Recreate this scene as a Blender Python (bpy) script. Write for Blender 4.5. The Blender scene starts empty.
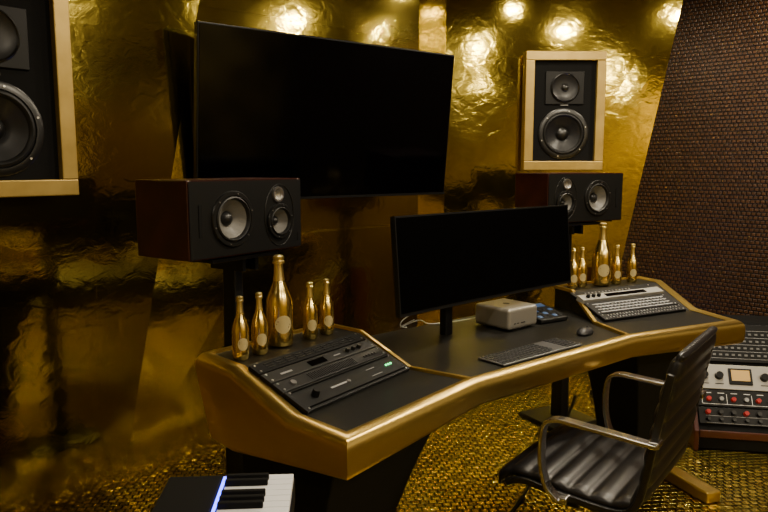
import bpy, bmesh, math
from math import radians, sin, cos, pi
from mathutils import Vector, Matrix

S = bpy.context.scene
COL = S.collection

# ------------------------------------------------------------------ materials
def pm(name, color, rough=0.5, metal=0.0, emis=None, estr=0.0, coat=0.0, spec=0.5):
    m = bpy.data.materials.new(name); m.use_nodes = True
    b = m.node_tree.nodes['Principled BSDF']
    b.inputs['Base Color'].default_value = (*color, 1)
    b.inputs['Roughness'].default_value = rough
    b.inputs['Metallic'].default_value = metal
    b.inputs['Specular IOR Level'].default_value = spec
    b.inputs['Coat Weight'].default_value = coat
    if emis:
        b.inputs['Emission Color'].default_value = (*emis, 1)
        b.inputs['Emission Strength'].default_value = estr
    return m

def add_noise_bump(m, scale=50, strength=0.2, dist=0.002, rough_var=None, col_var=None, detail=4):
    nt = m.node_tree; b = nt.nodes['Principled BSDF']
    tc = nt.nodes.new('ShaderNodeTexCoord')
    n = nt.nodes.new('ShaderNodeTexNoise'); n.inputs['Scale'].default_value = scale
    n.inputs['Detail'].default_value = detail
    nt.links.new(tc.outputs['Object'], n.inputs['Vector'])
    bp = nt.nodes.new('ShaderNodeBump'); bp.inputs['Strength'].default_value = strength
    bp.inputs['Distance'].default_value = dist
    nt.links.new(n.outputs['Fac'], bp.inputs['Height'])
    nt.links.new(bp.outputs['Normal'], b.inputs['Normal'])
    if rough_var:
        mr = nt.nodes.new('ShaderNodeMapRange')
        mr.inputs['To Min'].default_value = rough_var[0]; mr.inputs['To Max'].default_value = rough_var[1]
        nt.links.new(n.outputs['Fac'], mr.inputs['Value']); nt.links.new(mr.outputs[0], b.inputs['Roughness'])
    if col_var:
        cr = nt.nodes.new('ShaderNodeValToRGB')
        cr.color_ramp.elements[0].position = 0.3; cr.color_ramp.elements[1].position = 0.7
        cr.color_ramp.elements[0].color = (*col_var[0], 1); cr.color_ramp.elements[1].color = (*col_var[1], 1)
        nt.links.new(n.outputs['Fac'], cr.inputs['Fac']); nt.links.new(cr.outputs[0], b.inputs['Base Color'])
    return m

def gold_wall_mat():
    m = pm('gold_foil_wall', (0.55, 0.34, 0.05), 0.18, 1.0)
    nt = m.node_tree; b = nt.nodes['Principled BSDF']; L = nt.links
    tc = nt.nodes.new('ShaderNodeTexCoord')
    n1 = nt.nodes.new('ShaderNodeTexNoise'); n1.inputs['Scale'].default_value = 1.6; n1.inputs['Detail'].default_value = 1.0
    n2 = nt.nodes.new('ShaderNodeTexNoise'); n2.inputs['Scale'].default_value = 15; n2.inputs['Detail'].default_value = 5; n2.inputs['Distortion'].default_value = 0.8
    n3 = nt.nodes.new('ShaderNodeTexNoise'); n3.inputs['Scale'].default_value = 1.3; n3.inputs['Detail'].default_value = 6
    mp = nt.nodes.new('ShaderNodeMapping'); mp.inputs['Scale'].default_value = (1, 1, 1.3)
    L.new(tc.outputs['Object'], mp.inputs['Vector'])
    for n in (n1, n2): L.new(mp.outputs[0], n.inputs['Vector'])
    L.new(tc.outputs['Object'], n3.inputs['Vector'])
    # panel seams
    sx = nt.nodes.new('ShaderNodeSeparateXYZ'); cx = nt.nodes.new('ShaderNodeCombineXYZ')
    L.new(tc.outputs['Object'], sx.inputs[0]); L.new(sx.outputs['X'], cx.inputs['X']); L.new(sx.outputs['Z'], cx.inputs['Y'])
    br = nt.nodes.new('ShaderNodeTexBrick')
    br.inputs['Scale'].default_value = 1.0; br.inputs['Mortar Size'].default_value = 0.004
    br.inputs['Brick Width'].default_value = 1.35; br.inputs['Row Height'].default_value = 1.04
    br.offset = 0.35
    L.new(cx.outputs[0], br.inputs['Vector'])
    inv = nt.nodes.new('ShaderNodeMath'); inv.operation = 'SUBTRACT'; inv.inputs[0].default_value = 1
    L.new(br.outputs['Fac'], inv.inputs[1])
    b1 = nt.nodes.new('ShaderNodeBump'); b1.inputs['Strength'].default_value = 0.16; b1.inputs['Distance'].default_value = 0.05
    b2 = nt.nodes.new('ShaderNodeBump'); b2.inputs['Strength'].default_value = 0.13; b2.inputs['Distance'].default_value = 0.008
    b3 = nt.nodes.new('ShaderNodeBump'); b3.inputs['Strength'].default_value = 0.5; b3.inputs['Distance'].default_value = 0.004
    L.new(n1.outputs['Fac'], b1.inputs['Height']); L.new(n2.outputs['Fac'], b2.inputs['Height']); L.new(inv.outputs[0], b3.inputs['Height'])
    L.new(b1.outputs[0], b2.inputs['Normal']); L.new(b2.outputs[0], b3.inputs['Normal']); L.new(b3.outputs[0], b.inputs['Normal'])
    cr = nt.nodes.new('ShaderNodeValToRGB')
    cr.color_ramp.elements[0].position = 0.3; cr.color_ramp.elements[0].color = (0.44, 0.33, 0.035, 1)
    cr.color_ramp.elements[1].position = 0.7; cr.color_ramp.elements[1].color = (0.74, 0.58, 0.10, 1)
    L.new(n3.outputs['Fac'], cr.inputs['Fac']); L.new(cr.outputs[0], b.inputs['Base Color'])
    mr = nt.nodes.new('ShaderNodeMapRange'); mr.inputs['To Min'].default_value = 0.05; mr.inputs['To Max'].default_value = 0.15
    L.new(n3.outputs['Fac'], mr.inputs['Value']); L.new(mr.outputs[0], b.inputs['Roughness'])
    return m

def woven_mat(name, axes, cell, c_dark, c_light, metal, rough, bump=1.0, mortar=0.18, rot=0.0, aspect=1.5, noise=2.2, c2=0.45):
    m = pm(name, c_light, rough, metal)
    nt = m.node_tree; b = nt.nodes['Principled BSDF']; L = nt.links
    tc = nt.nodes.new('ShaderNodeTexCoord')
    sx = nt.nodes.new('ShaderNodeSeparateXYZ'); cx = nt.nodes.new('ShaderNodeCombineXYZ')
    L.new(tc.outputs['Object'], sx.inputs[0])
    L.new(sx.outputs[axes[0]], cx.inputs['X']); L.new(sx.outputs[axes[1]], cx.inputs['Y'])
    mp = nt.nodes.new('ShaderNodeMapping'); mp.inputs['Rotation'].default_value = (0, 0, rot)
    L.new(cx.outputs[0], mp.inputs['Vector'])
    br = nt.nodes.new('ShaderNodeTexBrick')
    br.inputs['Scale'].default_value = 1.0; br.inputs['Mortar Size'].default_value = cell * mortar
    br.inputs['Mortar Smooth'].default_value = 0.8
    br.inputs['Brick Width'].default_value = cell * aspect; br.inputs['Row Height'].default_value = cell
    br.inputs['Color1'].default_value = (*c_light, 1)
    br.inputs['Color2'].default_value = (*[c * c2 for c in c_light], 1)
    br.inputs['Mortar'].default_value = (*c_dark, 1)
    L.new(mp.outputs[0], br.inputs['Vector'])
    L.new(br.outputs['Color'], b.inputs['Base Color'])
    inv = nt.nodes.new('ShaderNodeMath'); inv.operation = 'SUBTRACT'; inv.inputs[0].default_value = 1
    L.new(br.outputs['Fac'], inv.inputs[1])
    ns = nt.nodes.new('ShaderNodeTexNoise'); ns.inputs['Scale'].default_value = 0.8 / cell; ns.inputs['Detail'].default_value = 2
    L.new(tc.outputs['Object'], ns.inputs['Vector'])
    ad = nt.nodes.new('ShaderNodeMath'); ad.operation = 'MULTIPLY_ADD'; ad.inputs[1].default_value = noise
    L.new(ns.outputs['Fac'], ad.inputs[0]); L.new(inv.outputs[0], ad.inputs[2])
    bp = nt.nodes.new('ShaderNodeBump'); bp.inputs['Strength'].default_value = bump; bp.inputs['Distance'].default_value = cell * 0.15
    L.new(ad.outputs[0], bp.inputs['Height']); L.new(bp.outputs[0], b.inputs['Normal'])
    return m

M_GOLDWALL = gold_wall_mat()
M_WOVEN = woven_mat('brown_woven_acoustic', ('Y', 'Z'), 0.024, (0.002, 0.0008, 0.0003), (0.066, 0.026, 0.007), 0.4, 0.42, mortar=0.24, aspect=1.15, noise=0.5, c2=0.6)
M_FLOOR = woven_mat('gold_mosaic_floor', ('X', 'Y'), 0.031, (0.008, 0.005, 0.001), (0.88, 0.68, 0.13), 1.0, 0.18, bump=1.0, mortar=0.16, rot=0.6, aspect=1.15, noise=3.0, c2=0.5)
M_CEIL = pm('dark_bronze_ceiling', (0.10, 0.07, 0.02), 0.6)
M_DARKWALL = add_noise_bump(pm('warm_gold_wall_matte', (0.30, 0.19, 0.05), 0.45, 0.5), 3, .3, .02, col_var=((0.04, 0.028, 0.006), (0.66, 0.50, 0.14)))
M_DESKTOP = add_noise_bump(pm('black_leather_top', (0.008, 0.0075, 0.006), 0.42, spec=0.25), 350, .25, .0006)
M_GOLDTRIM = add_noise_bump(pm('gold_leather_trim', (0.66, 0.46, 0.12), 0.32, 1.0), 55, .35, .002)
M_BLACK = pm('black_satin', (0.005, 0.005, 0.005), 0.42, spec=0.25)
M_BLACKMAT = pm('black_matte', (0.003, 0.003, 0.003), 0.75, spec=0.15)
M_BLACKGLOSS = pm('black_gloss_screen', (0.0005, 0.0005, 0.0008), 0.10, spec=0.25)
M_SCREEN2 = pm('monitor_screen', (0.0006, 0.0006, 0.0006), 0.35, spec=0.04)
M_RUBBER = pm('rubber_surround', (0.008, 0.008, 0.008), 0.45, spec=0.35)
M_CONE = add_noise_bump(pm('grey_cone', (0.12, 0.115, 0.105), 0.45, 0.1), 180, .5, .001)
M_CONEDARK = pm('black_cone', (0.010, 0.010, 0.011), 0.35, spec=0.4)
M_METAL = pm('brushed_alu', (0.6, 0.6, 0.6), 0.28, 1.0)
M_CHROME = pm('chair_alu', (0.62, 0.60, 0.57), 0.2, 1.0)
M_SILVER = pm('silver_case', (0.34, 0.32, 0.28), 0.35, 0.6)
M_RING = pm('ring_dark_metal', (0.055, 0.055, 0.055), 0.32, 0.9)
M_RAIL = pm('grey_alu_rail', (0.22, 0.22, 0.22), 0.35, 0.8)
M_CAB = add_noise_bump(pm('mahogany_cab', (0.045, 0.009, 0.006), 0.35, spec=.35), 12, .1, .001, col_var=((0.018, 0.0035, 0.0025), (0.040, 0.008, 0.005)))
M_FRAME = add_noise_bump(pm('gold_painted_frame', (0.50, 0.34, 0.09), 0.38, 0.6), 9, .1, .002, col_var=((0.38, 0.26, 0.065), (0.50, 0.35, 0.10)))
M_BOTTLE = add_noise_bump(pm('bottle_gold', (0.85, 0.64, 0.20), 0.20, 1.0), 30, .1, .001)
M_FOIL = add_noise_bump(pm('bottle_foil', (0.92, 0.74, 0.30), 0.28, 1.0), 140, .6, .0015)
M_LABEL = pm('label_pale_gold', (0.52, 0.43, 0.21), 0.4, 0.3)
M_LEATHER = add_noise_bump(pm('chair_leather', (0.008, 0.007, 0.007), 0.33, spec=0.4), 220, .3, .0008)
M_WHITE = pm('white_key', (0.75, 0.75, 0.77), 0.3)
M_GREYTXT = pm('panel_print', (0.25, 0.25, 0.26), 0.5)
M_KEY = pm('keycap_dark', (0.015, 0.015, 0.017), 0.4)
M_KEYBASE = pm('keyboard_alu_dark', (0.16, 0.16, 0.165), 0.35, 0.7)
M_LEDG = pm('led_green', (0, .2, .05), 0.4, emis=(0.1, 1, 0.3), estr=4)
M_LEDR = pm('led_red', (.3, 0, 0), 0.4, emis=(1, 0.06, 0.03), estr=0.08)
M_LEDB = pm('led_blue', (0, 0, .3), 0.4, emis=(0.08, 0.1, 1), estr=9)
M_LEDW = pm('display_blue', (0.03, 0.06, .12), 0.4, emis=(0.2, 0.45, 1), estr=0.12)
M_VU = pm('vu_meter', (0.5, 0.32, 0.1), 0.4, emis=(1, 0.6, 0.2), estr=0.12)
M_CREAM = pm('silver_panel', (0.38, 0.37, 0.34), 0.4, 0.4)
M_REDWOOD = pm('rack_wood', (0.06, 0.012, 0.008), 0.35)
M_CABLE = pm('cable_black', (0.005, 0.005, 0.005), 0.5)
M_CABLEW = pm('cable_white', (0.6, 0.6, 0.58), 0.5)

# ------------------------------------------------------------------ helpers
def link(o, parent=None):
    COL.objects.link(o)
    if parent is not None: o.parent = parent
    return o

def root(name, loc=(0, 0, 0), rz=0.0, mat=None):
    e = bpy.data.objects.new(name, None); e.empty_display_size = 0.1
    COL.objects.link(e)
    if mat is not None: e.matrix_world = mat
    else:
        e.location = loc; e.rotation_euler = (0, 0, rz)
    return e

def mesh(name, verts, faces, mat, parent=None, smooth=False, bevel=0, seg=2):
    me = bpy.data.meshes.new(name); me.from_pydata([tuple(v) for v in verts], [], faces); me.update()
    bm = bmesh.new(); bm.from_mesh(me); bmesh.ops.recalc_face_normals(bm, faces=bm.faces); bm.to_mesh(me); bm.free()
    if smooth:
        for p in me.polygons: p.use_smooth = True
    o = bpy.data.objects.new(name, me); link(o, parent)
    if mat: me.materials.append(mat)
    if bevel:
        md = o.modifiers.new('b', 'BEVEL'); md.width = bevel; md.segments = seg; md.limit_method = 'ANGLE'; md.angle_limit = radians(30)
        md.harden_normals = False
    return o

def box(name, size, loc, mat, parent=None, bevel=0, rot=(0, 0, 0), seg=2):
    sx, sy, sz = [s / 2 for s in size]
    v = [(-sx, -sy, -sz), (sx, -sy, -sz), (sx, sy, -sz), (-sx, sy, -sz), (-sx, -sy, sz), (sx, -sy, sz), (sx, sy, sz), (-sx, sy, sz)]
    f = [(0, 3, 2, 1), (4, 5, 6, 7), (0, 1, 5, 4), (1, 2, 6, 5), (2, 3, 7, 6), (3, 0, 4, 7)]
    o = mesh(name, v, f, mat, parent, bevel=bevel, seg=seg)
    o.location = loc; o.rotation_euler = rot
    return o

def multibox(name, items, mat, parent=None, bevel=0):
    V = []; F = []
    for (size, loc) in items:
        sx, sy, sz = [s / 2 for s in size]; x, y, z = loc; n = len(V)
        V += [(x - sx, y - sy, z - sz), (x + sx, y - sy, z - sz), (x + sx, y + sy, z - sz), (x - sx, y + sy, z - sz),
              (x - sx, y - sy, z + sz), (x + sx, y - sy, z + sz), (x + sx, y + sy, z + sz), (x - sx, y + sy, z + sz)]
        F += [tuple(n + i for i in q) for q in [(0, 3, 2, 1), (4, 5, 6, 7), (0, 1, 5, 4), (1, 2, 6, 5), (2, 3, 7, 6), (3, 0, 4, 7)]]
    return mesh(name, V, F, mat, parent, bevel=bevel)

def lathe(name, prof, mat, parent=None, loc=(0, 0, 0), rot=(0, 0, 0), seg=40, a0=0, a1=2 * pi, smooth=True):
    full = abs(a1 - a0 - 2 * pi) < 1e-6
    n = seg if full else seg + 1
    V = []; F = []
    for (r, z) in prof:
        for i in range(n):
            a = a0 + (a1 - a0) * i / seg
            V.append((r * cos(a), r * sin(a), z))
    for j in range(len(prof) - 1):
        for i in range(seg):
            k = (i + 1) % n
            F.append((j * n + i, j * n + k, (j + 1) * n + k, (j + 1) * n + i))
    me = bpy.data.meshes.new(name); me.from_pydata(V, [], F)
    bm = bmesh.new(); bm.from_mesh(me); bmesh.ops.remove_doubles(bm, verts=bm.verts, dist=1e-6)
    bmesh.ops.recalc_face_normals(bm, faces=bm.faces); bm.to_mesh(me); bm.free()
    if smooth:
        for p in me.polygons: p.use_smooth = True
        try: me.set_sharp_from_angle(angle=radians(40))
        except Exception: pass
    me.materials.append(mat)
    o = bpy.data.objects.new(name, me); link(o, parent); o.location = loc; o.rotation_euler = rot
    return o

def cyl(name, r, h, loc, mat, parent=None, rot=(0, 0, 0), r2=None, seg=32):
    r2 = r if r2 is None else r2
    return lathe(name, [(0, -h / 2), (r, -h / 2), (r2, h / 2), (0, h / 2)], mat, parent, loc, rot, seg)

def tube(name, pts, r, mat, parent=None, smooth=True):
    cu = bpy.data.curves.new(name, 'CURVE'); cu.dimensions = '3D'; cu.bevel_depth = r; cu.bevel_resolution = 3; cu.use_fill_caps = True
    if smooth:
        sp = cu.splines.new('NURBS'); sp.points.add(len(pts) - 1); sp.order_u = 3; sp.use_endpoint_u = True; cu.resolution_u = 8
    else:
        sp = cu.splines.new('POLY'); sp.points.add(len(pts) - 1)
    for p, q in zip(sp.points, pts): p.co = (*q, 1)
    cu.materials.append(mat)
    o = bpy.data.objects.new(name, cu); return link(o, parent)

def prism_x(name, poly_yz, x0, x1, mat, parent=None, bevel=0, seg=2, smooth=False):
    n = len(poly_yz)
    V = [(x0, y, z) for y, z in poly_yz] + [(x1, y, z) for y, z in poly_yz]
    F = [tuple(range(n)), tuple(range(2 * n - 1, n - 1, -1))] + [(i, (i + 1) % n, n + (i + 1) % n, n + i) for i in range(n)]
    return mesh(name, V, F, mat, parent, bevel=bevel, seg=seg, smooth=smooth)

def ribbon_pts(pts, th):
    out = []; inn = []
    for i, p in enumerate(pts):
        a = Vector(pts[max(i - 1, 0)]); b = Vector(pts[min(i + 1, len(pts) - 1)])
        t = (b - a).normalized(); nrm = Vector((-t.y, t.x)); h = th(i) if callable(th) else th
        out.append((p[0] + nrm.x * h / 2, p[1] + nrm.y * h / 2)); inn.append((p[0] - nrm.x * h / 2, p[1] - nrm.y * h / 2))
    return out, inn

def ribbon(name, pts, th, x0, x1, mat, parent, bevel=0.003):
    o, i = ribbon_pts(pts, th); n = len(pts)
    V = [(x0, *p) for p in o] + [(x0, *p) for p in i] + [(x1, *p) for p in o] + [(x1, *p) for p in i]
    F = []
    for k in range(n - 1):
        F += [(k, k + 1, 2 * n + k + 1, 2 * n + k), (n + k, 3 * n + k, 3 * n + k + 1, n + k + 1),
              (k, n + k, n + k + 1, k + 1), (2 * n + k, 2 * n + k + 1, 3 * n + k + 1, 3 * n + k)]
    F += [(0, 2 * n, 3 * n, n), (n - 1, 2 * n - 1, 4 * n - 1, 3 * n - 1)]
    return mesh(name, V, F, mat, parent, bevel=bevel)

def smooth_path(pts, sub=8):
    res = []
    n = len(pts)
    for i in range(n - 1):
        p0 = Vector(pts[max(i - 1, 0)]); p1 = Vector(pts[i]); p2 = Vector(pts[i + 1]); p3 = Vector(pts[min(i + 2, n - 1)])
        for s in range(sub):
            t = s / sub
            res.append(tuple(0.5 * ((2 * p1) + (-p0 + p2) * t + (2 * p0 - 5 * p1 + 4 * p2 - p3) * t * t + (-p0 + 3 * p1 - 3 * p2 + p3) * t ** 3)))
    res.append(tuple(pts[-1])); return res

def sweep(name, path, prof_fn, mat, parent=None, side=1, bevel=0.0, smooth=False):
    V = []; n = len(path); m = len(prof_fn(0))
    for i, p in enumerate(path):
        p = Vector(p)
        ds = []
        if i > 0: d = p - Vector(path[i - 1]); d.z = 0; ds.append(d.normalized())
        if i < n - 1: d = Vector(path[i + 1]) - p; d.z = 0; ds.append(d.normalized())
        ns = [Vector((d.y, -d.x, 0)) * side for d in ds]
        nv = sum(ns, Vector()).normalized(); k = 1 / max(0.4, nv.dot(ns[0]))
        for (o, h) in prof_fn(i): V.append(p + nv * o * k + Vector((0, 0, h)))
    F = []
    for i in range(n - 1):
        for j in range(m): F.append((i * m + j, i * m + (j + 1) % m, (i + 1) * m + (j + 1) % m, (i + 1) * m + j))
    F += [tuple(range(m)), tuple((n - 1) * m + j for j in range(m))]
    o = mesh(name, V, F, mat, parent, bevel=bevel, smooth=smooth)
    if smooth:
        try: o.data.set_sharp_from_angle(angle=radians(50))
        except Exception: pass
    return o

# ------------------------------------------------------------------ room
H = 2.55
floor = mesh('floor', [(-2.2, -2.4, 0), (5.0, -2.4, 0), (5.0, 3.6, 0), (-2.2, 3.6, 0)], [(0, 1, 2, 3)], M_FLOOR)
ceil = mesh('ceiling', [(-2.2, -2.4, H), (-2.2, 3.6, H), (5.0, 3.6, H), (5.0, -2.4, H)], [(0, 1, 2, 3)], M_CEIL)
A0b, A0t = (-2.2, 2.36), (-2.2, 2.36)
ABb, ABt = (0.95, 2.92), (1.51, 3.01)
BBb, BBt = (2.80, 3.08), (2.80, 3.08)
BCb, BCt = (3.33, 3.40), (3.33, 3.40)
CDb, CDt = (4.12, 2.69), (4.50, 2.385)
DEb, DEt = (4.62, -2.4), (4.80, -2.4)
def facet(name, b0, b1, t0, t1, mat):
    return mesh(name, [(*b0, 0), (*b1, 0), (*t1, H), (*t0, H)], [(0, 1, 2, 3)], mat)
facet('wall_back_left', A0b, ABb, A0t, ABt, M_GOLDWALL)
facet('wall_back', ABb, BBb, ABt, BBt, M_GOLDWALL)
facet('wall_back_return', BBb, BCb, BBt, BCt, M_GOLDWALL)
facet('wall_back_right', BCb, CDb, BCt, CDt, M_GOLDWALL)
facet('wall_right', CDb, DEb, CDt, DEt, M_WOVEN)
facet('wall_left', (-2.2, -2.4), A0b, (-2.2, -2.4), A0t, M_DARKWALL)
facet('wall_front', DEb, (-2.2, -2.4), DEt, (-2.2, -2.4), M_DARKWALL)

# ------------------------------------------------------------------ desk
ZD, ZR = 0.744, 0.83
desk = root('studio_desk')
LO = [(0.945, 1.285, ZD), (0.925, 1.465, ZD), (0.885, 1.69, ZR), (0.87, 1.865, ZR)]
LI = [(1.485, 1.40, ZD), (1.425, 1.60, ZD), (1.385, 1.80, ZR), (1.36, 1.96, ZR)]
RI = [(2.338, 1.40, ZD), (2.43, 1.60, ZD), (2.565, 1.81, ZR), (2.60, 1.93, ZR)]
RO = [(2.885, 1.265, ZD), (2.985, 1.48, ZD), (3.08, 1.70, ZR), (3.12, 1.83, ZR)]
def wing(name, O, I):
    V = []; F = []
    bz = [0.665, 0.62, 0.60, 0.74]
    for k in range(4):
        V += [O[k], I[k], (I[k][0], I[k][1], bz[k]), (O[k][0], O[k][1], bz[k])]
    for k in range(3):
        a = 4 * k; b = a + 4
        for j in range(4): F.append((a + j, a + (j + 1) % 4, b + (j + 1) % 4, b + j))
    F += [(0, 1, 2, 3), (12, 13, 14, 15)]
    return mesh(name, V, F, M_DESKTOP, desk)
wing('left_wing_body', LO, LI); wing('right_wing_body', RO, RI)
CP = [(1.485, 1.40), (2.338, 1.40), (2.43, 1.60), (2.565, 1.81), (2.60, 2.03), (1.34, 2.03), (1.385, 1.80), (1.425, 1.60)]
V = [(x, y, ZD - 0.004) for x, y in CP] + [(x, y, ZD - 0.05) for x, y in CP]; n = len(CP)
mesh('centre_top', V, [tuple(range(n)), tuple(range(2 * n - 1, n - 1, -1))] + [(i, (i + 1) % n, n + (i + 1) % n, n + i) for i in range(n)], M_DESKTOP, desk)
def lerp(a, b, t): return tuple(a[i] + (b[i] - a[i]) * t for i in range(3))
path = [LO[3], lerp(LO[2], LO[3], .6), LO[2], LO[1], LO[0], LI[0], RI[0], RO[0], RO[1], RO[2], lerp(RO[2], RO[3], .6), RO[3]]
bot = [0.775, 0.60, 0.595, 0.62, 0.650, 0.668, 0.668, 0.655, 0.62, 0.595, 0.60, 0.775]
def prof(i):
    z = path[i][2]; b = bot[i] - z; w = 0.042
    pts = [(-0.012, 0.003)]
    for k in range(7):
        a = pi / 2 - k / 6 * pi / 2
        pts.append((w - 0.034 + 0.034 * cos(a), -0.022 + 0.032 * sin(a)))
    pts += [(w, min(b + 0.020, -0.03)), (w - 0.006, b + 0.006), (w - 0.016, b), (-0.002, b)]
    return pts
sweep('gold_edge_trim', path, prof, M_GOLDTRIM, desk, side=1, smooth=True)
sp = lambda i: [(-0.009, -0.004), (-0.007, 0.008), (0.007, 0.008), (0.009, -0.004)]
sweep('inner_strip_left', LI[::-1], sp, M_GOLDTRIM, desk)
sweep('inner_strip_right', RI[::-1], sp, M_GOLDTRIM, desk)
sweep('back_strip_left', [LO[3], LI[3]], sp, M_GOLDTRIM, desk)
sweep('back_strip_right', [RI[3], RO[3]], sp, M_GOLDTRIM, desk)
def pedestal(name, cx, cy, rz, top, bot_, flip=1):
    M = Matrix.Translation((cx, cy, 0)) @ Matrix.Rotation(rz, 4, 'Z')
    V = []
    K = 10
    for k in range(K + 1):
        t = k / K; e = t ** 1.8
        for a, b in zip(bot_, top):
            x = (b[0] * e + a[0] * (1 - e)) * flip; y = b[1] * e + a[1] * (1 - e)
            V.append(M @ Vector((x, y, 0.05 + t * 0.585)))
    F = []
    for k in range(K):
        for j in range(4): F.append((4 * k + j, 4 * k + (j + 1) % 4, 4 * k + 4 + (j + 1) % 4, 4 * k + 4 + j))
    F += [(0, 1, 2, 3), (4 * K, 4 * K + 1, 4 * K + 2, 4 * K + 3)]
    mesh(name, V, F, M_BLACKMAT, desk, bevel=0.006)
pedestal('left_pedestal', 1.16, 1.50, radians(8), [(-0.20, -0.10), (0.22, -0.10), (0.22, 0.30), (-0.20, 0.30)], [(-0.20, 0.0), (0.05, 0.0), (0.05, 0.30), (-0.20, 0.30)])
pedestal('right_pedestal', 2.72, 1.50, radians(-14), [(-0.20, -0.10), (0.20, -0.10), (0.20, 0.26), (-0.20, 0.26)], [(-0.14, 0.02), (0.05, 0.02), (0.05, 0.26), (-0.14, 0.26)], -1)
def foot(name, cx, cy, rz):
    b = box(name, (0.075, 0.60, 0.05), (cx, cy, 0.025), M_GOLDTRIM, desk, bevel=0.01); b.rotation_euler = (0, 0, rz)
foot('left_foot', 1.10, 1.64, radians(8)); foot('right_foot', 2.88, 1.52, radians(-20))
box('rear_modesty_beam', (1.3, 0.03, 0.14), (1.96, 1.96, 0.62), M_BLACKMAT, desk)

# ------------------------------------------------------------------ rack gear set in the desk slopes
def slope_frame(O, I):
    a = Vector(O[1]); b = Vector(I[1]); c = Vector(O[2]); d = Vector(I[2])
    o = (a + b) / 2; u = (b - a).normalized()
    if u.x < 0: u = -u
    w = ((c + d) / 2 - o); w = (w - u * w.dot(u)).normalized(); nn = u.cross(w)
    M = Matrix(((u.x, w.x, nn.x, o.x), (u.y, w.y, nn.y, o.y), (u.z, w.z, nn.z, o.z), (0, 0, 0, 1)))
    return M
def screws(par, y0, y1):
    for sx in (-0.225, 0.225):
        for y in (y0 + .01, y1 - .01):
            cyl('screw', 0.0035, 0.003, (sx, y, 0.014), M_METAL, par, seg=10)
ML = slope_frame(LO, LI); MR = slope_frame(RO, RI)
U = 0.0465
def rack_unit(name, M, y0, nu, mat, proud=0.0):
    r = root(name, mat=M @ Matrix.Translation((0, y0, 0)))
    box('front_panel', (0.478, nu * U - 0.004, 0.012 + proud), (0, nu * U / 2, 0.008 + proud / 2), mat, r, bevel=0.0015)
    screws(r, 0, nu * U)
    return r
r = rack_unit('rack_power_amplifier', ML, -0.012, 2, M_BLACK)
multibox('rails', [((0.44, 0.002, 0.006), (0, 0.012, 0.016)), ((0.44, 0.002, 0.006), (0, 0.082, 0.016))], M_BLACKMAT, r)
multibox('print', [((0.07, 0.006, 0.001), (-0.06, 0.047, 0.0148)), ((0.05, 0.002, 0.001), (0.10, 0.03, 0.0148)), ((0.04, 0.002, 0.001), (0.10, 0.06, 0.0148))], M_GREYTXT, r)
lathe('knob', [(0, 0.02), (0.010, 0.02), (0.012, 0.0), (0, 0)], M_BLACK, r, (-0.165, 0.045, 0.013), seg=20)
lathe('knob', [(0, 0.006), (0.006, 0.006), (0.007, 0.0), (0, 0)], M_RAIL, r, (-0.02, 0.045, 0.013), seg=20)
multibox('leds', [((0.005, 0.005, 0.003), (0.17 + 0.012 * i, 0.05, 0.0155)) for i in range(3)], M_LEDG, r)
r = rack_unit('rack_power_conditioner', ML, -0.012 + 2 * U, 1, M_BLACK)
multibox('vent_slots', [((0.004, 0.028, 0.002), (-0.11 + 0.008 * i, 0.022, 0.015)) for i in range(26)], M_RING, r)
multibox('buttons', [((0.008, 0.008, 0.004), (0.14 + 0.014 * i, 0.022, 0.015)) for i in range(5)], M_RING, r)
lathe('knob', [(0, 0.006), (0.009, 0.006), (0.010, 0.0), (0, 0)], M_RAIL, r, (-0.18, 0.022, 0.013), seg=20)
r = rack_unit('rack_audio_interface', ML, -0.012 + 3 * U, 1, M_BLACK)
box('display', (0.07, 0.022, 0.002), (-0.03, 0.022, 0.0148), M_BLACKGLOSS, r)
multibox('print', [((0.045, 0.006, 0.001), (-0.16, 0.022, 0.0148)), ((0.03, 0.003, 0.001), (0.06, 0.022, 0.0148))], M_GREYTXT, r)
for i in range(3): lathe('knob', [(0, 0.012), (0.007, 0.012), (0.008, 0.0), (0, 0)], M_RING, r, (0.11 + 0.028 * i, 0.022, 0.013), seg=16)
r = rack_unit('rack_blank_panel', ML, -0.012 + 4 * U, 1, M_BLACKMAT)
multibox('vent_slots', [((0.03, 0.003, 0.002), (-0.18 + 0.04 * i, 0.014 + 0.009 * j, 0.0148)) for i in range(10) for j in range(3)], M_RING, r)
# right
r = rack_unit('rack_patch_bay', MR, -0.008, 1, M_BLACK)
multibox('jacks', [((0.006, 0.006, 0.003), (-0.20 + 0.0174 * i, 0.013 + 0.018 * j, 0.015)) for i in range(24) for j in range(2)], M_METAL, r)
r = rack_unit('rack_fader_strip', MR, -0.008 + U, 2, M_BLACK)
multibox('print_rows', [((0.42, 0.0025, 0.001), (0, 0.012 + 0.02 * j, 0.0148)) for j in range(4)], M_WHITE, r)
multibox('buttons', [((0.010, 0.008, 0.004), (-0.19 + 0.021 * i, 0.022 + 0.02 * j, 0.0155)) for i in range(19) for j in range(3)], M_RAIL, r)
r = rack_unit('rack_preamp', MR, -0.008 + 3 * U, 1, M_CREAM, 0.012)
box('dark_window', (0.24, 0.022, 0.002), (0.02, 0.022, 0.0268), M_BLACKGLOSS, r)
for i in range(3): lathe('knob', [(0, 0.014), (0.008, 0.014), (0.009, 0.0), (0, 0)], M_BLACK, r, (-0.20 + 0.03 * i, 0.022, 0.025), seg=16)
r = rack_unit('rack_blank_panel', MR, -0.008 + 4 * U, 1, M_BLACK)
multibox('leds', [((0.006, 0.006, 0.002), (-0.17 + 0.02 * i, 0.022, 0.0155)) for i in range(14)], M_GREYTXT, r)

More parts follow.
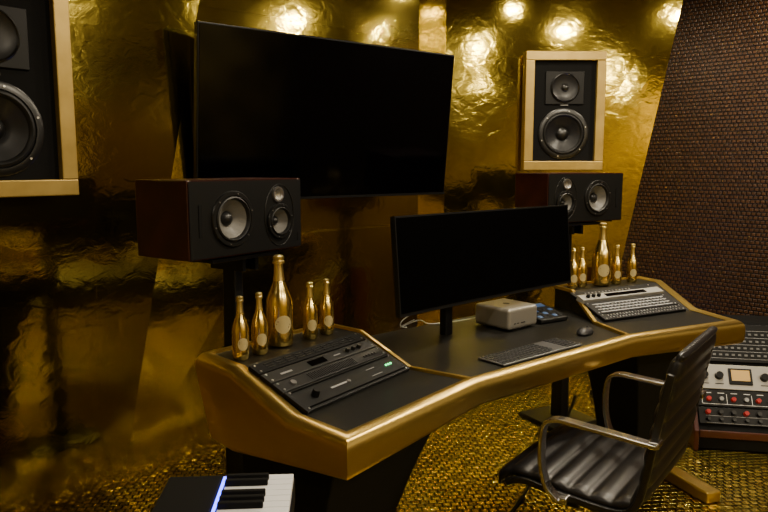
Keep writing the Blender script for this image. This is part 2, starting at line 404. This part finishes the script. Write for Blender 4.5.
# ------------------------------------------------------------------ bottles
def bottle(x, y, h, big=False):
    r0 = root('champagne_bottle', (x, y, ZR + 0.001))
    k = h
    R = 0.146 * k if big else 0.132 * k
    prof = [(0, 0.004), (R * 0.80, 0.0), (R * 0.97, 0.006), (R, 0.02), (R, 0.44 * k), (R * 0.93, 0.52 * k), (R * 0.70, 0.61 * k), (R * 0.50, 0.68 * k), (R * 0.40, 0.74 * k)]
    lathe('glass_body', prof, M_BOTTLE, r0)
    neck = [(R * 0.43, 0.72 * k), (R * 0.36, 0.80 * k), (R * 0.33, 0.88 * k), (R * 0.34, 0.905 * k), (R * 0.44, 0.91 * k), (R * 0.44, 0.935 * k), (R * 0.36, 0.945 * k), (R * 0.42, 0.96 * k), (R * 0.40, 0.985 * k), (R * 0.25, k), (0, k)]
    lathe('foil_neck', neck, M_FOIL, r0)
    d = math.atan2(-y, -x) + 0.30
    W = 0.60; rr = R * 1.012
    V = []; F = []
    N = 18; c = 0.26 * k; hh = 0.10 * k
    V.append((rr * cos(d), rr * sin(d), c))
    for q in (1.0, 0.5):
        for i in range(N):
            a = 2 * pi * i / N; aa = d + W * 1.1 * q * cos(a)
            V.append((rr * cos(aa), rr * sin(aa), c + hh * q * sin(a)))
    for i in range(N):
        j = (i + 1) % N
        F += [(0, 1 + N + i, 1 + N + j), (1 + N + i, 1 + i, 1 + j, 1 + N + j)]
    mesh('label', V, F, M_LABEL, r0, smooth=True)
for (x, y) in [(0.922, 1.760), (0.992, 1.775), (1.208, 1.835), (1.284, 1.853)]: bottle(x, y, 0.183)
bottle(1.088, 1.822, 0.280, True)
for (x, y) in [(2.622, 1.852), (2.686, 1.850), (2.880, 1.795), (2.984, 1.778)]: bottle(x, y, 0.183)
bottle(2.792, 1.818, 0.29, True)

# ------------------------------------------------------------------ studio monitors (nearfields)
def driver(par, u, z, R, y=-0.0, cone=M_CONE, phase=True, ringmat=M_RING, nm='woofer'):
    rot = (radians(90), 0, 0)
    lathe(nm + '_basket_ring', [(R * 0.90, 0.001), (R * 0.92, 0.007), (R * 1.06, 0.007), (R * 1.10, 0.003), (R * 1.10, -0.001)], ringmat, par, (u, y, z), rot)
    lathe(nm + '_surround', [(R * 0.90, 0.002), (R * 0.87, 0.008), (R * 0.82, 0.010), (R * 0.77, 0.006), (R * 0.74, -0.002)], M_RUBBER, par, (u, y, z), rot)
    lathe(nm + '_cone', [(R * 0.75, -0.001), (R * 0.60, -0.012), (R * 0.42, -0.024), (R * 0.27, -0.032), (R * .26, -0.034)], cone, par, (u, y, z), rot)
    if phase: lathe(nm + '_dust_cap', [(R * 0.29, -0.032), (R * 0.24, -0.022), (R * 0.12, -0.014), (0, -0.012)], M_CONEDARK if cone is M_CONE else M_RING, par, (u, y, z), rot)
    for k in range(6):
        a = k * pi / 3 + .3
        cyl('bolt', R * 0.03, 0.003, (u + R * 0.99 * cos(a), y - 0.008, z + R * 0.99 * sin(a)), M_METAL, par, rot=rot, seg=8)

def nearfield(loc, rz, mirror):
    r0 = root('studio_monitor_speaker', loc, rz)
    W, Hh, D = 0.51, 0.246, 0.25
    t = 0.018
    box('side_left', (t, D, Hh), (-W / 2 + t / 2, D / 2, Hh / 2), M_CAB, r0, bevel=0.003)
    box('side_right', (t, D, Hh), (W / 2 - t / 2, D / 2, Hh / 2), M_CAB, r0, bevel=0.003)
    box('top_panel', (W - 2 * t, D, t), (0, D / 2, Hh - t / 2), M_CAB, r0)
    box('bottom_panel', (W - 2 * t, D, t), (0, D / 2, t / 2), M_CAB, r0)
    box('back_panel', (W - 2 * t, t, Hh - 2 * t), (0, D - t / 2, Hh / 2), M_BLACK, r0)
    s = -1 if mirror else 1
    dr = [(-0.076 * s, 0.120, 0.083), (0.140 * s, 0.100, 0.056), (0.134 * s, 0.192, 0.023)]
    bm = bmesh.new()
    def loop(pts):
        vs = [bm.verts.new((x, -0.004, z)) for x, z in pts]
        return [bm.edges.new((vs[i], vs[(i + 1) % len(vs)])) for i in range(len(vs))]
    E = loop([(-W / 2 + .004, 0.004), (W / 2 - .004, 0.004), (W / 2 - .004, Hh - .004), (-W / 2 + .004, Hh - .004)])
    for (u, z, R) in dr: E += loop([(u + R * 1.0 * cos(2 * pi * k / 48), z + R * 1.0 * sin(2 * pi * k / 48)) for k in range(48)])
    bmesh.ops.triangle_fill(bm, use_beauty=True, edges=E)
    me = bpy.data.meshes.new('baffle'); bm.to_mesh(me); bm.free(); me.materials.append(M_BLACK)
    link(bpy.data.objects.new('baffle', me), r0)
    driver(r0, dr[0][0], dr[0][1], dr[0][2], -0.004, nm='woofer')
    driver(r0, dr[1][0], dr[1][1], dr[1][2], -0.006, nm='mid')
    rot = (radians(90), 0, 0); u, z, R = dr[2]
    lathe('tweeter_ring', [(R * 0.75, 0.001), (R * 0.9, 0.005), (R * 1.15, 0.005), (R * 1.2, 0)], M_METAL, r0, (u, -0.004, z), rot)
    lathe('tweeter_dome', [(R * 0.8, 0.001), (R * 0.5, -0.005), (0, -0.009)], M_SILVER, r0, (u, -0.004, z), rot)
    multibox('tweeter_guard', [((0.0018, 0.002, R * 1.6), (u + d, -0.009, z)) for d in (-0.010, 0, 0.010)], M_METAL, r0)
    pts = []
    for k in range(49):
        a = 2 * pi * k / 48; pts.append((dr[1][0] + 0.072 * cos(a), -0.005, 0.121 + 0.106 * sin(a)))
    tube('plate_outline', pts, 0.0013, M_RING, r0, smooth=False)
    multibox('port_slots', [((0.012, 0.004, 0.10), (-0.21 * s, -0.004, 0.12)), ((0.010, 0.004, 0.03), (0.235 * s, -0.004, 0.04))], M_BLACKMAT, r0)
    multibox('rubber_feet', [((0.03, 0.03, 0.008), (sx * 0.2, yy, -0.004)) for sx in (-1, 1) for yy in (0.04, 0.21)], M_RUBBER, r0)
    return r0
SZ = 1.088
nearfield((1.128, 2.070, SZ), radians(15.7), False)
nearfield((3.055, 2.095, SZ + 0.006), radians(-11), True)
def stand(loc, rz, cx, top):
    r0 = root('speaker_stand', loc, rz)
    box('top_plate', (0.30, 0.22, 0.012), (0, 0.125, top - 0.006), M_BLACK, r0, bevel=0.002)
    multibox('plate_brackets', [((0.015, 0.16, 0.05), (cx + sx, 0.13, top - 0.035)) for sx in (-0.03, 0.03)], M_BLACK, r0)
    z0, z1 = 0.02, top - 0.012
    V = []
    for z, w, d in ((z0, 0.06, 0.08), (z1, 0.040, 0.06)):
        for a, b in ((-1, -1), (1, -1), (1, 1), (-1, 1)): V.append((cx + a * w / 2, 0.14 + b * d / 2, z))
    mesh('column', V, [(0, 1, 2, 3), (4, 5, 6, 7), (0, 1, 5, 4), (1, 2, 6, 5), (2, 3, 7, 6), (3, 0, 4, 7)], M_BLACK, r0, bevel=0.006)
    box('base_plate', (0.30, 0.30, 0.02), (cx, 0.15, 0.01), M_BLACK, r0, bevel=0.004)
stand((1.128, 2.070, 0), radians(15.7), 0.05, SZ - 0.008); stand((3.055, 2.095, 0), radians(-11), 0.0, SZ - 0.002)

# ------------------------------------------------------------------ wall speakers in gold frames
def wall_speaker(loc, rz, ztop, zbot, w):
    h = ztop - zbot
    r0 = root('framed_wall_speaker', (*loc, zbot), rz)
    f = 0.058; d = 0.10
    prism = [((w, d, f), (0, d / 2, f / 2)), ((w, d, f), (0, d / 2, h - f / 2)), ((f, d, h - 2 * f), (-w / 2 + f / 2, d / 2, h / 2)), ((f, d, h - 2 * f), (w / 2 - f / 2, d / 2, h / 2))]
    multibox('frame', prism, M_FRAME, r0, bevel=0.004)
    wi = w - 2 * f
    dr = [(0, f + 0.175, 0.155), (0, h - f - 0.17, 0.085)]
    bm = bmesh.new()
    def loop(pts):
        vs = [bm.verts.new((x, 0.03, z)) for x, z in pts]
        return [bm.edges.new((vs[i], vs[(i + 1) % len(vs)])) for i in range(len(vs))]
    E = loop([(-wi / 2, f), (wi / 2, f), (wi / 2, h - f), (-wi / 2, h - f)])
    for (u, z, R) in dr: E += loop([(u + R * cos(2 * pi * k / 48), z + R * sin(2 * pi * k / 48)) for k in range(48)])
    bmesh.ops.triangle_fill(bm, use_beauty=True, edges=E)
    me = bpy.data.meshes.new('cabinet_face'); bm.to_mesh(me); bm.free(); me.materials.append(M_BLACKMAT)
    link(bpy.data.objects.new('cabinet_face', me), r0)
    box('cabinet_back', (wi, 0.02, h - 2 * f), (0, 0.115, h / 2), M_BLACKMAT, r0)
    driver(r0, 0, dr[0][1], 0.148, 0.026, cone=M_CONEDARK, nm='woofer')
    zc = dr[1][1]; rot = (radians(90), 0, 0)
    box('horn_plate', (0.25, 0.012, 0.21), (0, 0.026, zc), M_BLACK, r0, bevel=0.004)
    lathe('horn_flare', [(0.088, 0.010), (0.080, 0.006), (0.055, -0.002), (0.030, -0.004), (0.022, -0.004)], M_CONEDARK, r0, (0, 0.016, zc), rot)
    lathe('horn_rim', [(0.082, 0.010), (0.086, 0.014), (0.092, 0.010), (0.092, 0.004)], M_RING, r0, (0, 0.018, zc), rot)
    lathe('compression_dome', [(0.022, 0.002), (0.016, 0.008), (0, 0.012)], M_RING, r0, (0, 0.018, zc), rot)
    box('badge', (0.05, 0.003, 0.012), (0, 0.027, f + 0.36), M_GREYTXT, r0)
wall_speaker((3.805, 2.79), radians(-39), 2.10, 1.348, 0.515)
wall_speaker((0.524, 2.68), radians(11), 2.04, 1.27, 0.535)

# ------------------------------------------------------------------ TV
tv = root('wall_television', (2.080, 2.90, 1.215), 0)
tv.rotation_euler = (radians(5.5), 0, radians(-1.0))
TW, TH = 1.50, 0.77
box('chassis', (TW, 0.035, TH), (0, 0.022, TH / 2), M_BLACK, tv, bevel=0.004)
box('screen_glass', (TW - 0.016, 0.004, TH - 0.02), (0, 0.003, TH / 2 + 0.002), M_BLACKGLOSS, tv, bevel=0.001)
box('bottom_bezel', (TW, 0.008, 0.012), (0, 0.003, 0.006), M_BLACK, tv)
box('wall_mount', (0.4, 0.05, 0.35), (0, 0.065, TH / 2), M_BLACK, tv)
box('mount_arm', (0.12, 0.08, 0.12), (0, 0.11, TH / 2 - .05), M_BLACK, tv)

# ------------------------------------------------------------------ computer monitor (curved ultrawide)
mon = root('ultrawide_computer_monitor', (1.983, 1.735, 0.882), 0)
mon.rotation_euler = (radians(-5), 0, radians(3.6))
MW, MH, SAG = 1.02, 0.334, 0.015
N = 24
def arc(x, off=0): 
    return SAG * (1 - (2 * x / MW) ** 2) + off
def curved(name, x0, x1, z0, z1, yo, th, mat):
    V = []; F = []
    for i in range(N + 1):
        x = x0 + (x1 - x0) * i / N; y = arc(x, yo)
        V += [(x, y, z0), (x, y, z1), (x, y + th, z1), (x, y + th, z0)]
    for i in range(N):
        a = 4 * i; b = a + 4
        for j in range(4): F.append((a + j, a + (j + 1) % 4, b + (j + 1) % 4, b + j))
    F += [(0, 1, 2, 3), (4 * N, 4 * N + 1, 4 * N + 2, 4 * N + 3)]
    return mesh(name, V, F, mat, mon)
curved('shell', -MW / 2, MW / 2, 0, MH, 0.0, 0.022, M_BLACK)
curved('screen', -MW / 2 + .006, MW / 2 - .006, 0.012, MH - .006, -0.0015, 0.001, M_SCREEN2)
curved('back_bulge', -0.30, 0.30, 0.06, MH - .05, 0.02, 0.03, M_BLACK)
box('neck_mount', (0.12, 0.08, 0.12), (-0.12, 0.10, 0.13), M_BLACK, mon, bevel=0.004)
box('stand_column', (0.040, 0.032, 0.30), (-0.13, 0.138, 0.015), M_BLACK, mon, bevel=0.004, rot=(radians(5), 0, 0))
box('stand_base', (0.10, 0.10, 0.010), (-0.13, 0.152, -0.1455), M_BLACK, mon, bevel=0.003, rot=(radians(5), 0, 0))

# ------------------------------------------------------------------ small computer, keyboard, mouse, controller
mac = root('desktop_computer', (2.13, 1.815, ZD - 0.003), radians(1))
box('case', (0.180, 0.180, 0.084), (0, 0, 0.048), M_SILVER, mac, bevel=0.014, seg=5)
cyl('foot_ring', 0.08, 0.006, (0, 0, 0.003), M_BLACK, mac)
multibox('front_ports', [((0.009, 0.002, 0.003), (-0.055, -0.0905, 0.03)), ((0.009, 0.002, 0.003), (-0.035, -0.0905, 0.03)), ((0.024, 0.002, 0.003), (-0.005, -0.0905, 0.03))], M_BLACK, mac)
lathe('lid_logo', [(0, 0.0), (0.014, 0.0), (0.014, 0.0006), (0, .0006)], M_BLACK, mac, (0, 0, 0.0900), seg=24)

kb = root('computer_keyboard', (1.885, 1.487, ZD - 0.003), radians(0))
box('base', (0.418, 0.115, 0.007), (0, 0, 0.0045), M_KEYBASE, kb, bevel=0.003)
items = []
for rr_ in range(6):
    y = -0.046 + rr_ * 0.0185
    if rr_ == 0:
        x = -0.203
        for w in (0.017, 0.017, 0.017, 0.022, 0.098, 0.022, 0.017, 0.017, 0.017):
            items.append(((w - 0.003, 0.0145, 0.003), (x + w / 2, y, 0.0092))); x += w + 0.0015
    else:
        for k in range(15): items.append(((0.0145, 0.0145 if rr_ < 5 else .01, 0.003), (-0.195 + 0.0182 * k, y, 0.0092)))
    for k in range(4): items.append(((0.0145, 0.0145, 0.003), (0.140 + 0.0182 * k - .002, y, 0.0092)))
multibox('keycaps', items, M_KEY, kb, bevel=0.0008)

ms = root('computer_mouse', (2.265, 1.535, ZD - 0.003), radians(-70))
V = []; F = []
NA, NB = 20, 6
for j in range(NB + 1):
    t = j / NB * pi / 2
    for i in range(NA):
        a = 2 * pi * i / NA
        V.append((0.029 * cos(t) ** .6 * cos(a) if j < NB else 0, 0.060 * (cos(t) ** .6 if j < NB else 0) * sin(a), 0.002 + 0.020 * sin(t) * (1 - 0.15 * sin(a))))
for j in range(NB):
    for i in range(NA): F.append((j * NA + i, j * NA + (i + 1) % NA, (j + 1) * NA + (i + 1) % NA, (j + 1) * NA + i))
F.append(tuple(range(NA)))
mesh('shell', V, F, M_KEY, ms, smooth=True)
cyl('scroll_wheel', 0.005, 0.005, (0, 0.03, 0.018), M_RING, ms, rot=(0, radians(90), 0), seg=16)

ct = root('desktop_controller', (2.335, 1.80, ZD - 0.003), radians(-8))
prism_x('body', [(-0.08, 0.002), (0.08, 0.002), (0.08, 0.05), (-0.08, 0.018)], -0.075, 0.075, M_BLACK, ct, bevel=0.004)
for i in range(5):
    for j in range(3):
        y = -0.052 + j * 0.028
        b = box('key', (0.020, 0.018, 0.006), (-0.054 + i * 0.027, y, 0.034 + y * 0.2 - 0.001), M_LEDW if (i + j) % 3 == 0 else M_RING, ct, bevel=0.001, rot=(radians(11.3), 0, 0))
b = box('display', (0.12, 0.030, 0.002), (0, 0.052, 0.0455), M_LEDW, ct, rot=(radians(11.3), 0, 0))

# ------------------------------------------------------------------ chair
ch = root('office_chair', (1.875, 1.165, 0), radians(14))
prof = smooth_path([(0.262, 0.402), (0.248, 0.433), (0.205, 0.452), (0.11, 0.448), (0.03, 0.438), (-0.05, 0.432), (-0.115, 0.437), (-0.152, 0.464), (-0.170, 0.52), (-0.182, 0.60), (-0.198, 0.70), (-0.216, 0.79), (-0.232, 0.86), (-0.242, 0.885)], 10)
cum = [0]
for i in range(1, len(prof)): cum.append(cum[-1] + math.dist(prof[i], prof[i - 1]))
def th(i):
    s = cum[i]; e = abs(sin(pi * s / 0.062)) ** 0.45
    ends = min(1, s / 0.02, (cum[-1] - s) / 0.02); 
    return 0.016 + 0.026 * e * (0.3 + 0.7 * max(0, ends))
o_, i_ = ribbon_pts(prof, th)
V = []; F = []; cols = [-0.232, -0.222, -0.19, 0, 0.19, 0.222, 0.232]; sc = [0.35, 0.8, 1, 1, 1, 0.8, 0.35]
n = len(prof); m = len(cols)
for i in range(n):
    taper = 1 - 0.10 * max(0, (prof[i][1] - 0.75) / 0.135) ** 2
    for c, s_ in zip(cols, sc):
        V.append((c * taper, prof[i][0] + (o_[i][0] - prof[i][0]) * s_, prof[i][1] + (o_[i][1] - prof[i][1]) * s_))
    for c, s_ in zip(cols, sc):
        V.append((c * taper, prof[i][0] + (i_[i][0] - prof[i][0]) * s_, prof[i][1] + (i_[i][1] - prof[i][1]) * s_))
W2 = 2 * m
for i in range(n - 1):
    for j in range(m - 1):
        F.append((i * W2 + j, i * W2 + j + 1, (i + 1) * W2 + j + 1, (i + 1) * W2 + j))
        F.append((i * W2 + m + j, (i + 1) * W2 + m + j, (i + 1) * W2 + m + j + 1, i * W2 + m + j + 1))
    F.append((i * W2, (i + 1) * W2, (i + 1) * W2 + m, i * W2 + m))
    F.append((i * W2 + m - 1, i * W2 + 2 * m - 1, (i + 1) * W2 + 2 * m - 1, (i + 1) * W2 + m - 1))
for base in (0, (n - 1) * W2):
    for j in range(m - 1): F.append((base + j, base + j + 1, base + m + j + 1, base + m + j))
mesh('ribbed_leather_shell', V, F, M_LEATHER, ch, smooth=True)
sidep = smooth_path([(0.235, 0.415), (0.18, 0.437), (0.05, 0.425), (-0.10, 0.42), (-0.152, 0.452), (-0.176, 0.54), (-0.199, 0.68), (-0.228, 0.84)], 6)
for sx in (-1, 1):
    x = sx * 0.238
    ribbon('side_rail', sidep, 0.020, x - 0.007, x + 0.007, M_RING, ch, bevel=0.003)
    arm = smooth_path([(0.05, 0.425), (0.09, 0.46), (0.108, 0.53), (0.108, 0.605), (0.097, 0.648), (0.060, 0.664), (0.0, 0.662), (-0.09, 0.657), (-0.17, 0.652), (-0.212, 0.650)], 6)
    x = sx * 0.270
    ribbon('arm_loop', arm, 0.012, x - 0.018, x + 0.018, M_CHROME, ch, bevel=0.003)
    box('arm_bracket', (0.04, 0.04, 0.02), (sx * 0.255, 0.05, 0.425), M_CHROME, ch, bevel=0.004)
    box('arm_back_bracket', (0.045, 0.03, 0.018), (sx * 0.252, -0.200, 0.650), M_CHROME, ch, bevel=0.004)
box('seat_crossbar', (0.46, 0.06, 0.02), (0, 0.04, 0.402), M_BLACK, ch, bevel=0.004)
box('tilt_mechanism', (0.14, 0.24, 0.05), (0, 0.02, 0.375), M_BLACK, ch, bevel=0.01)
lathe('gas_column', [(0, 0.36), (0.018, 0.36), (0.018, 0.24), (0.028, 0.24), (0.028, 0.10), (0.045, 0.09), (0.045, 0.06), (0, 0.06)], M_CHROME, ch, (0, 0.03, 0), seg=24)
for k in range(5):
    a = k * 2 * pi / 5 + 0.3
    V = [(0.03, -0.022, 0.07), (0.03, 0.022, 0.07), (0.03, 0.022, 0.10), (0.03, -0.022, 0.10), (0.29, -0.013, 0.06), (0.29, 0.013, 0.06), (0.29, 0.013, 0.078), (0.29, -0.013, 0.078)]
    o = mesh('base_leg', V, [(0, 1, 2, 3), (4, 5, 6, 7), (0, 1, 5, 4), (1, 2, 6, 5), (2, 3, 7, 6), (3, 0, 4, 7)], M_CHROME, ch, bevel=0.005)
    o.rotation_euler = (0, 0, a); o.location = (0, 0.03, 0)
    for s_ in (-1, 1):
        cyl('caster', 0.027, 0.014, (0.28 * cos(a) - s_ * 0.013 * sin(a), 0.03 + 0.28 * sin(a) + s_ * 0.013 * cos(a), 0.027), M_BLACK, ch, rot=(radians(90), 0, a), seg=24)
    cyl('caster_stem', 0.006, 0.05, (0.28 * cos(a), 0.03 + 0.28 * sin(a), 0.05), M_METAL, ch, seg=12)

# ------------------------------------------------------------------ outboard gear console on the right
rk = root('audio_gear_rack', (3.245, 1.56, 0), radians(-50))
RW = 0.56
side = [(0.0, 0.0), (0.55, 0.0), (0.55, 0.58), (0.34, 0.58), (0.02, 0.12), (0.0, 0.10)]
prism_x('cheek_near', side, -0.0, 0.022, M_REDWOOD, rk, bevel=0.003)
prism_x('cheek_far', side, RW - 0.022, RW, M_REDWOOD, rk, bevel=0.003)
inner = [(0.01, 0.01), (0.54, 0.01), (0.54, 0.57), (0.35, 0.57), (0.035, 0.12), (0.01, 0.10)]
prism_x('carcass', inner, 0.022, RW - 0.022, M_BLACKMAT, rk)
box('front_plinth', (RW - 0.05, 0.012, 0.035), (RW / 2, 0.006, 0.085), M_REDWOOD, rk, bevel=0.002)
dvec = Vector((0, 0.315, 0.45)).normalized(); nvec = Vector((0, -dvec.z, dvec.y))
def panel_frame(s0):
    o = Vector((RW / 2, 0.035, 0.12)) + dvec * s0
    M = Matrix(((1, 0, 0, o.x), (0, dvec.y, nvec.y, o.y), (0, dvec.z, nvec.z, o.z), (0, 0, 0, 1)))
    return M
def rp(name, s0, h, mat, th_=0.012):
    e = bpy.data.objects.new(name, None); COL.objects.link(e); e.parent = rk; e.matrix_local = panel_frame(s0)
    box(name + '_face', (0.505, h - 0.006, th_), (0, h / 2, th_ / 2 + 0.002), mat, e, bevel=0.002)
    return e
U2 = 0.0445
e = rp('black_unit', 0.0, 2 * U2, M_BLACK)
for i in range(8): lathe('knob', [(0, 0.022), (0.010, 0.022), (0.012, 0.0), (0, 0)], M_RING if i % 3 else M_LEDR, e, (-0.21 + 0.058 * i, 0.06, 0.013), seg=20)
for i in range(8): lathe('knob', [(0, 0.018), (0.008, 0.018), (0.010, 0.0), (0, 0)], M_RING, e, (-0.21 + 0.058 * i, 0.025, 0.013), seg=20)
multibox('print', [((0.44, 0.002, 0.001), (0, 0.043, 0.0148)), ((0.44, 0.0015, 0.001), (0, 0.008, 0.0148))], M_GREYTXT, e)
e = rp('black_unit_b', 2 * U2, 2 * U2, M_BLACK)
multibox('print', [((0.03, 0.003, 0.001), (-0.2 + 0.06 * i, 0.07, 0.0148)) for i in range(8)], M_WHITE, e)
multibox('print_frames', [((0.002, 0.05, 0.001), (-0.23 + 0.115 * i, 0.04, 0.0148)) for i in range(5)] + [((0.46, 0.002, 0.001), (0, 0.014, 0.0148))], M_WHITE, e)
for i in range(8): lathe('knob', [(0, 0.02), (0.010, 0.02), (0.012, 0.0), (0, 0)], M_METAL if i % 2 else M_LEDR, e, (-0.2 + 0.057 * i, 0.038, 0.013), seg=20)
e = rp('silver_compressor', 4 * U2, 3 * U2, M_CREAM)
box('vu_bezel', (0.11, 0.085, 0.010), (-0.04, 0.070, 0.016), M_BLACK, e, bevel=0.004)
box('vu_face', (0.085, 0.055, 0.004), (-0.04, 0.074, 0.022), M_VU, e)
for x in (-0.21, -0.14, 0.07, 0.17): lathe('knob', [(0, 0.025), (0.017, 0.025), (0.020, 0.0), (0, 0)], M_BLACK, e, (x, 0.07, 0.013), seg=24)
multibox('print', [((0.04, 0.004, 0.001), (x, 0.03, 0.0148)) for x in (-0.21, -0.14, -0.04, 0.07, 0.17)], M_BLACK, e)
e = rp('channel_strip', 7 * U2 + 0.012, 5.0 * U2 - 0.012, M_BLACK)
multibox('print', [((0.46, 0.002, 0.001), (0, 0.02 + 0.038 * i, 0.0148)) for i in range(5)], M_GREYTXT, e)
multibox('pads', [((0.014, 0.010, 0.005), (-0.21 + 0.03 * i, 0.038 + 0.038 * j, 0.016)) for i in range(15) for j in range(4)], M_RAIL, e)

# ------------------------------------------------------------------ piano keyboard, lower left
pk = root('piano_keyboard', (0.535, 1.360, 0.70), math.atan2(-0.58, 0.81))
LEN = 1.2
box('body', (0.265, LEN, 0.06), (0.1325, -LEN / 2, 0.0), M_BLACK, pk, bevel=0.006)
box('panel_top', (0.11, LEN - 0.02, 0.012), (0.062, -LEN / 2, 0.034), M_BLACKMAT, pk, bevel=0.003)
whites = []; blacks = []; KP = 0.0236
nk = int((LEN - 0.06) / KP)
for i in range(nk):
    y = -0.018 - KP * (i + 0.5)
    whites.append(((0.134, KP - 0.0014, 0.016), (0.196, y, 0.034)))
    if i % 7 not in (2, 6): blacks.append(((0.085, 0.011, 0.014), (0.172, y - KP / 2, 0.048)))
multibox('white_keys', whites, M_WHITE, pk, bevel=0.0012)
multibox('black_keys', blacks, M_BLACKMAT, pk, bevel=0.002)
box('blue_light_strip', (0.005, LEN - 0.05, 0.004), (0.123, -LEN / 2, 0.041), M_LEDB, pk)
for yy in (-0.25, -0.95):
    for sgn in (-1, 1):
        o = box('stand_leg', (0.03, 0.03, 0.80), (0.135, yy, -0.36), M_BLACK, pk); o.rotation_euler = (0, sgn * radians(33), 0)
    box('stand_top_bar', (0.26, 0.03, 0.02), (0.1325, yy, -0.035), M_BLACK, pk)

# ------------------------------------------------------------------ cables
def cable(pts, mat=M_CABLE, r=0.006, nm='cable'):
    tube(nm, pts, r, mat)
cable([(1.30, 1.75, 0.007), (1.50, 1.62, 0.007), (1.75, 1.60, 0.007), (2.1, 1.72, 0.007), (2.45, 1.88, 0.007), (2.56, 1.86, 0.10), (2.60, 1.80, 0.35)], nm='power_cable')
cable([(0.15, 2.45, 0.007), (0.45, 2.40, 0.007), (0.75, 2.22, 0.007), (0.95, 2.15, 0.007), (1.05, 1.95, 0.007), (1.08, 1.75, 0.06)], nm='speaker_cable')
cable([(0.05, 2.15, 0.007), (0.40, 2.22, 0.007), (0.62, 2.05, 0.007), (0.85, 2.0, 0.007), (1.03, 1.80, 0.06)], nm='speaker_cable')
cable([(1.74, 1.93, 0.80), (1.70, 1.98, 0.765), (1.76, 2.01, 0.76), (1.80, 1.96, 0.79), (1.86, 1.99, 0.752), (2.0, 1.955, 0.752), (2.08, 1.915, 0.765)], M_CABLEW, 0.002, nm='white_cable')
cable([(1.80, 1.93, 0.84), (1.74, 1.99, 0.80), (1.72, 2.0, 0.76), (1.78, 2.02, 0.748)], M_CABLEW, 0.002, nm='white_cable')

# ------------------------------------------------------------------ lighting : ceiling downlights, some added to wash the front wall
WARM = (1.0, 0.86, 0.63)
def downlight(x, y, power, color=WARM, size=0.085, tilt=(0, 0)):
    r0 = root('ceiling_downlight', (x, y, H))
    lathe('housing', [(0.075, 0.0), (0.095, 0.0), (0.095, -0.012), (0.075, -0.016), (0.07, -0.004)], M_BLACK, r0, seg=32)
    ld = bpy.data.lights.new('downlight_lamp', 'AREA'); ld.shape = 'DISK'; ld.size = size; ld.energy = power; ld.color = color
    lo = bpy.data.objects.new('downlight_lamp', ld); link(lo, r0); lo.location = (0, 0, -0.014); lo.rotation_euler = (tilt[0], tilt[1], 0)
for (x, y, p) in [(3.15, 1.47, 32), (4.12, 1.55, 22), (2.0, 1.2, 28), (1.0, 0.6, 18), (1.75, 2.5, 7), (3.3, 2.55, 9),
                  (0.4, -1.2, 30), (2.0, -1.7, 55), (3.6, -1.6, 50), (-0.8, 1.2, 7)]:  # lamps near the front wall are added, to brighten it for reflections
    downlight(x, y, p)
def accent(name, loc, e, col, s=0.3):
    r0 = root(name, loc)
    box('housing', (s, 0.04, 0.03), (0, 0, 0), M_BLACK, r0)
    ld = bpy.data.lights.new('accent_lamp', 'AREA'); ld.shape = 'RECTANGLE'; ld.size = s; ld.size_y = 0.03; ld.energy = e; ld.color = col
    lo = bpy.data.objects.new('accent_lamp', ld); link(lo, r0); lo.location = (0, 0, 0.018); lo.rotation_euler = (radians(180), 0, 0)
accent('blue_accent_light', (3.72, 2.35, 0.016), 2.0, (0.15, 0.2, 1.0))

w = bpy.data.worlds.new('world'); w.use_nodes = True
w.node_tree.nodes['Background'].inputs[0].default_value = (0.02, 0.014, 0.008, 1); w.node_tree.nodes['Background'].inputs[1].default_value = 1
S.world = w

# ------------------------------------------------------------------ camera
cd = bpy.data.cameras.new('camera'); cd.lens = 36 * 700 / 768; cd.sensor_width = 36
cam = bpy.data.objects.new('camera', cd); COL.objects.link(cam)
cam.location = (0, 0, 1.38); cam.rotation_euler = (radians(90 - 7.4), 0, radians(-39.5))
cd.clip_start = 0.02
S.camera = cam
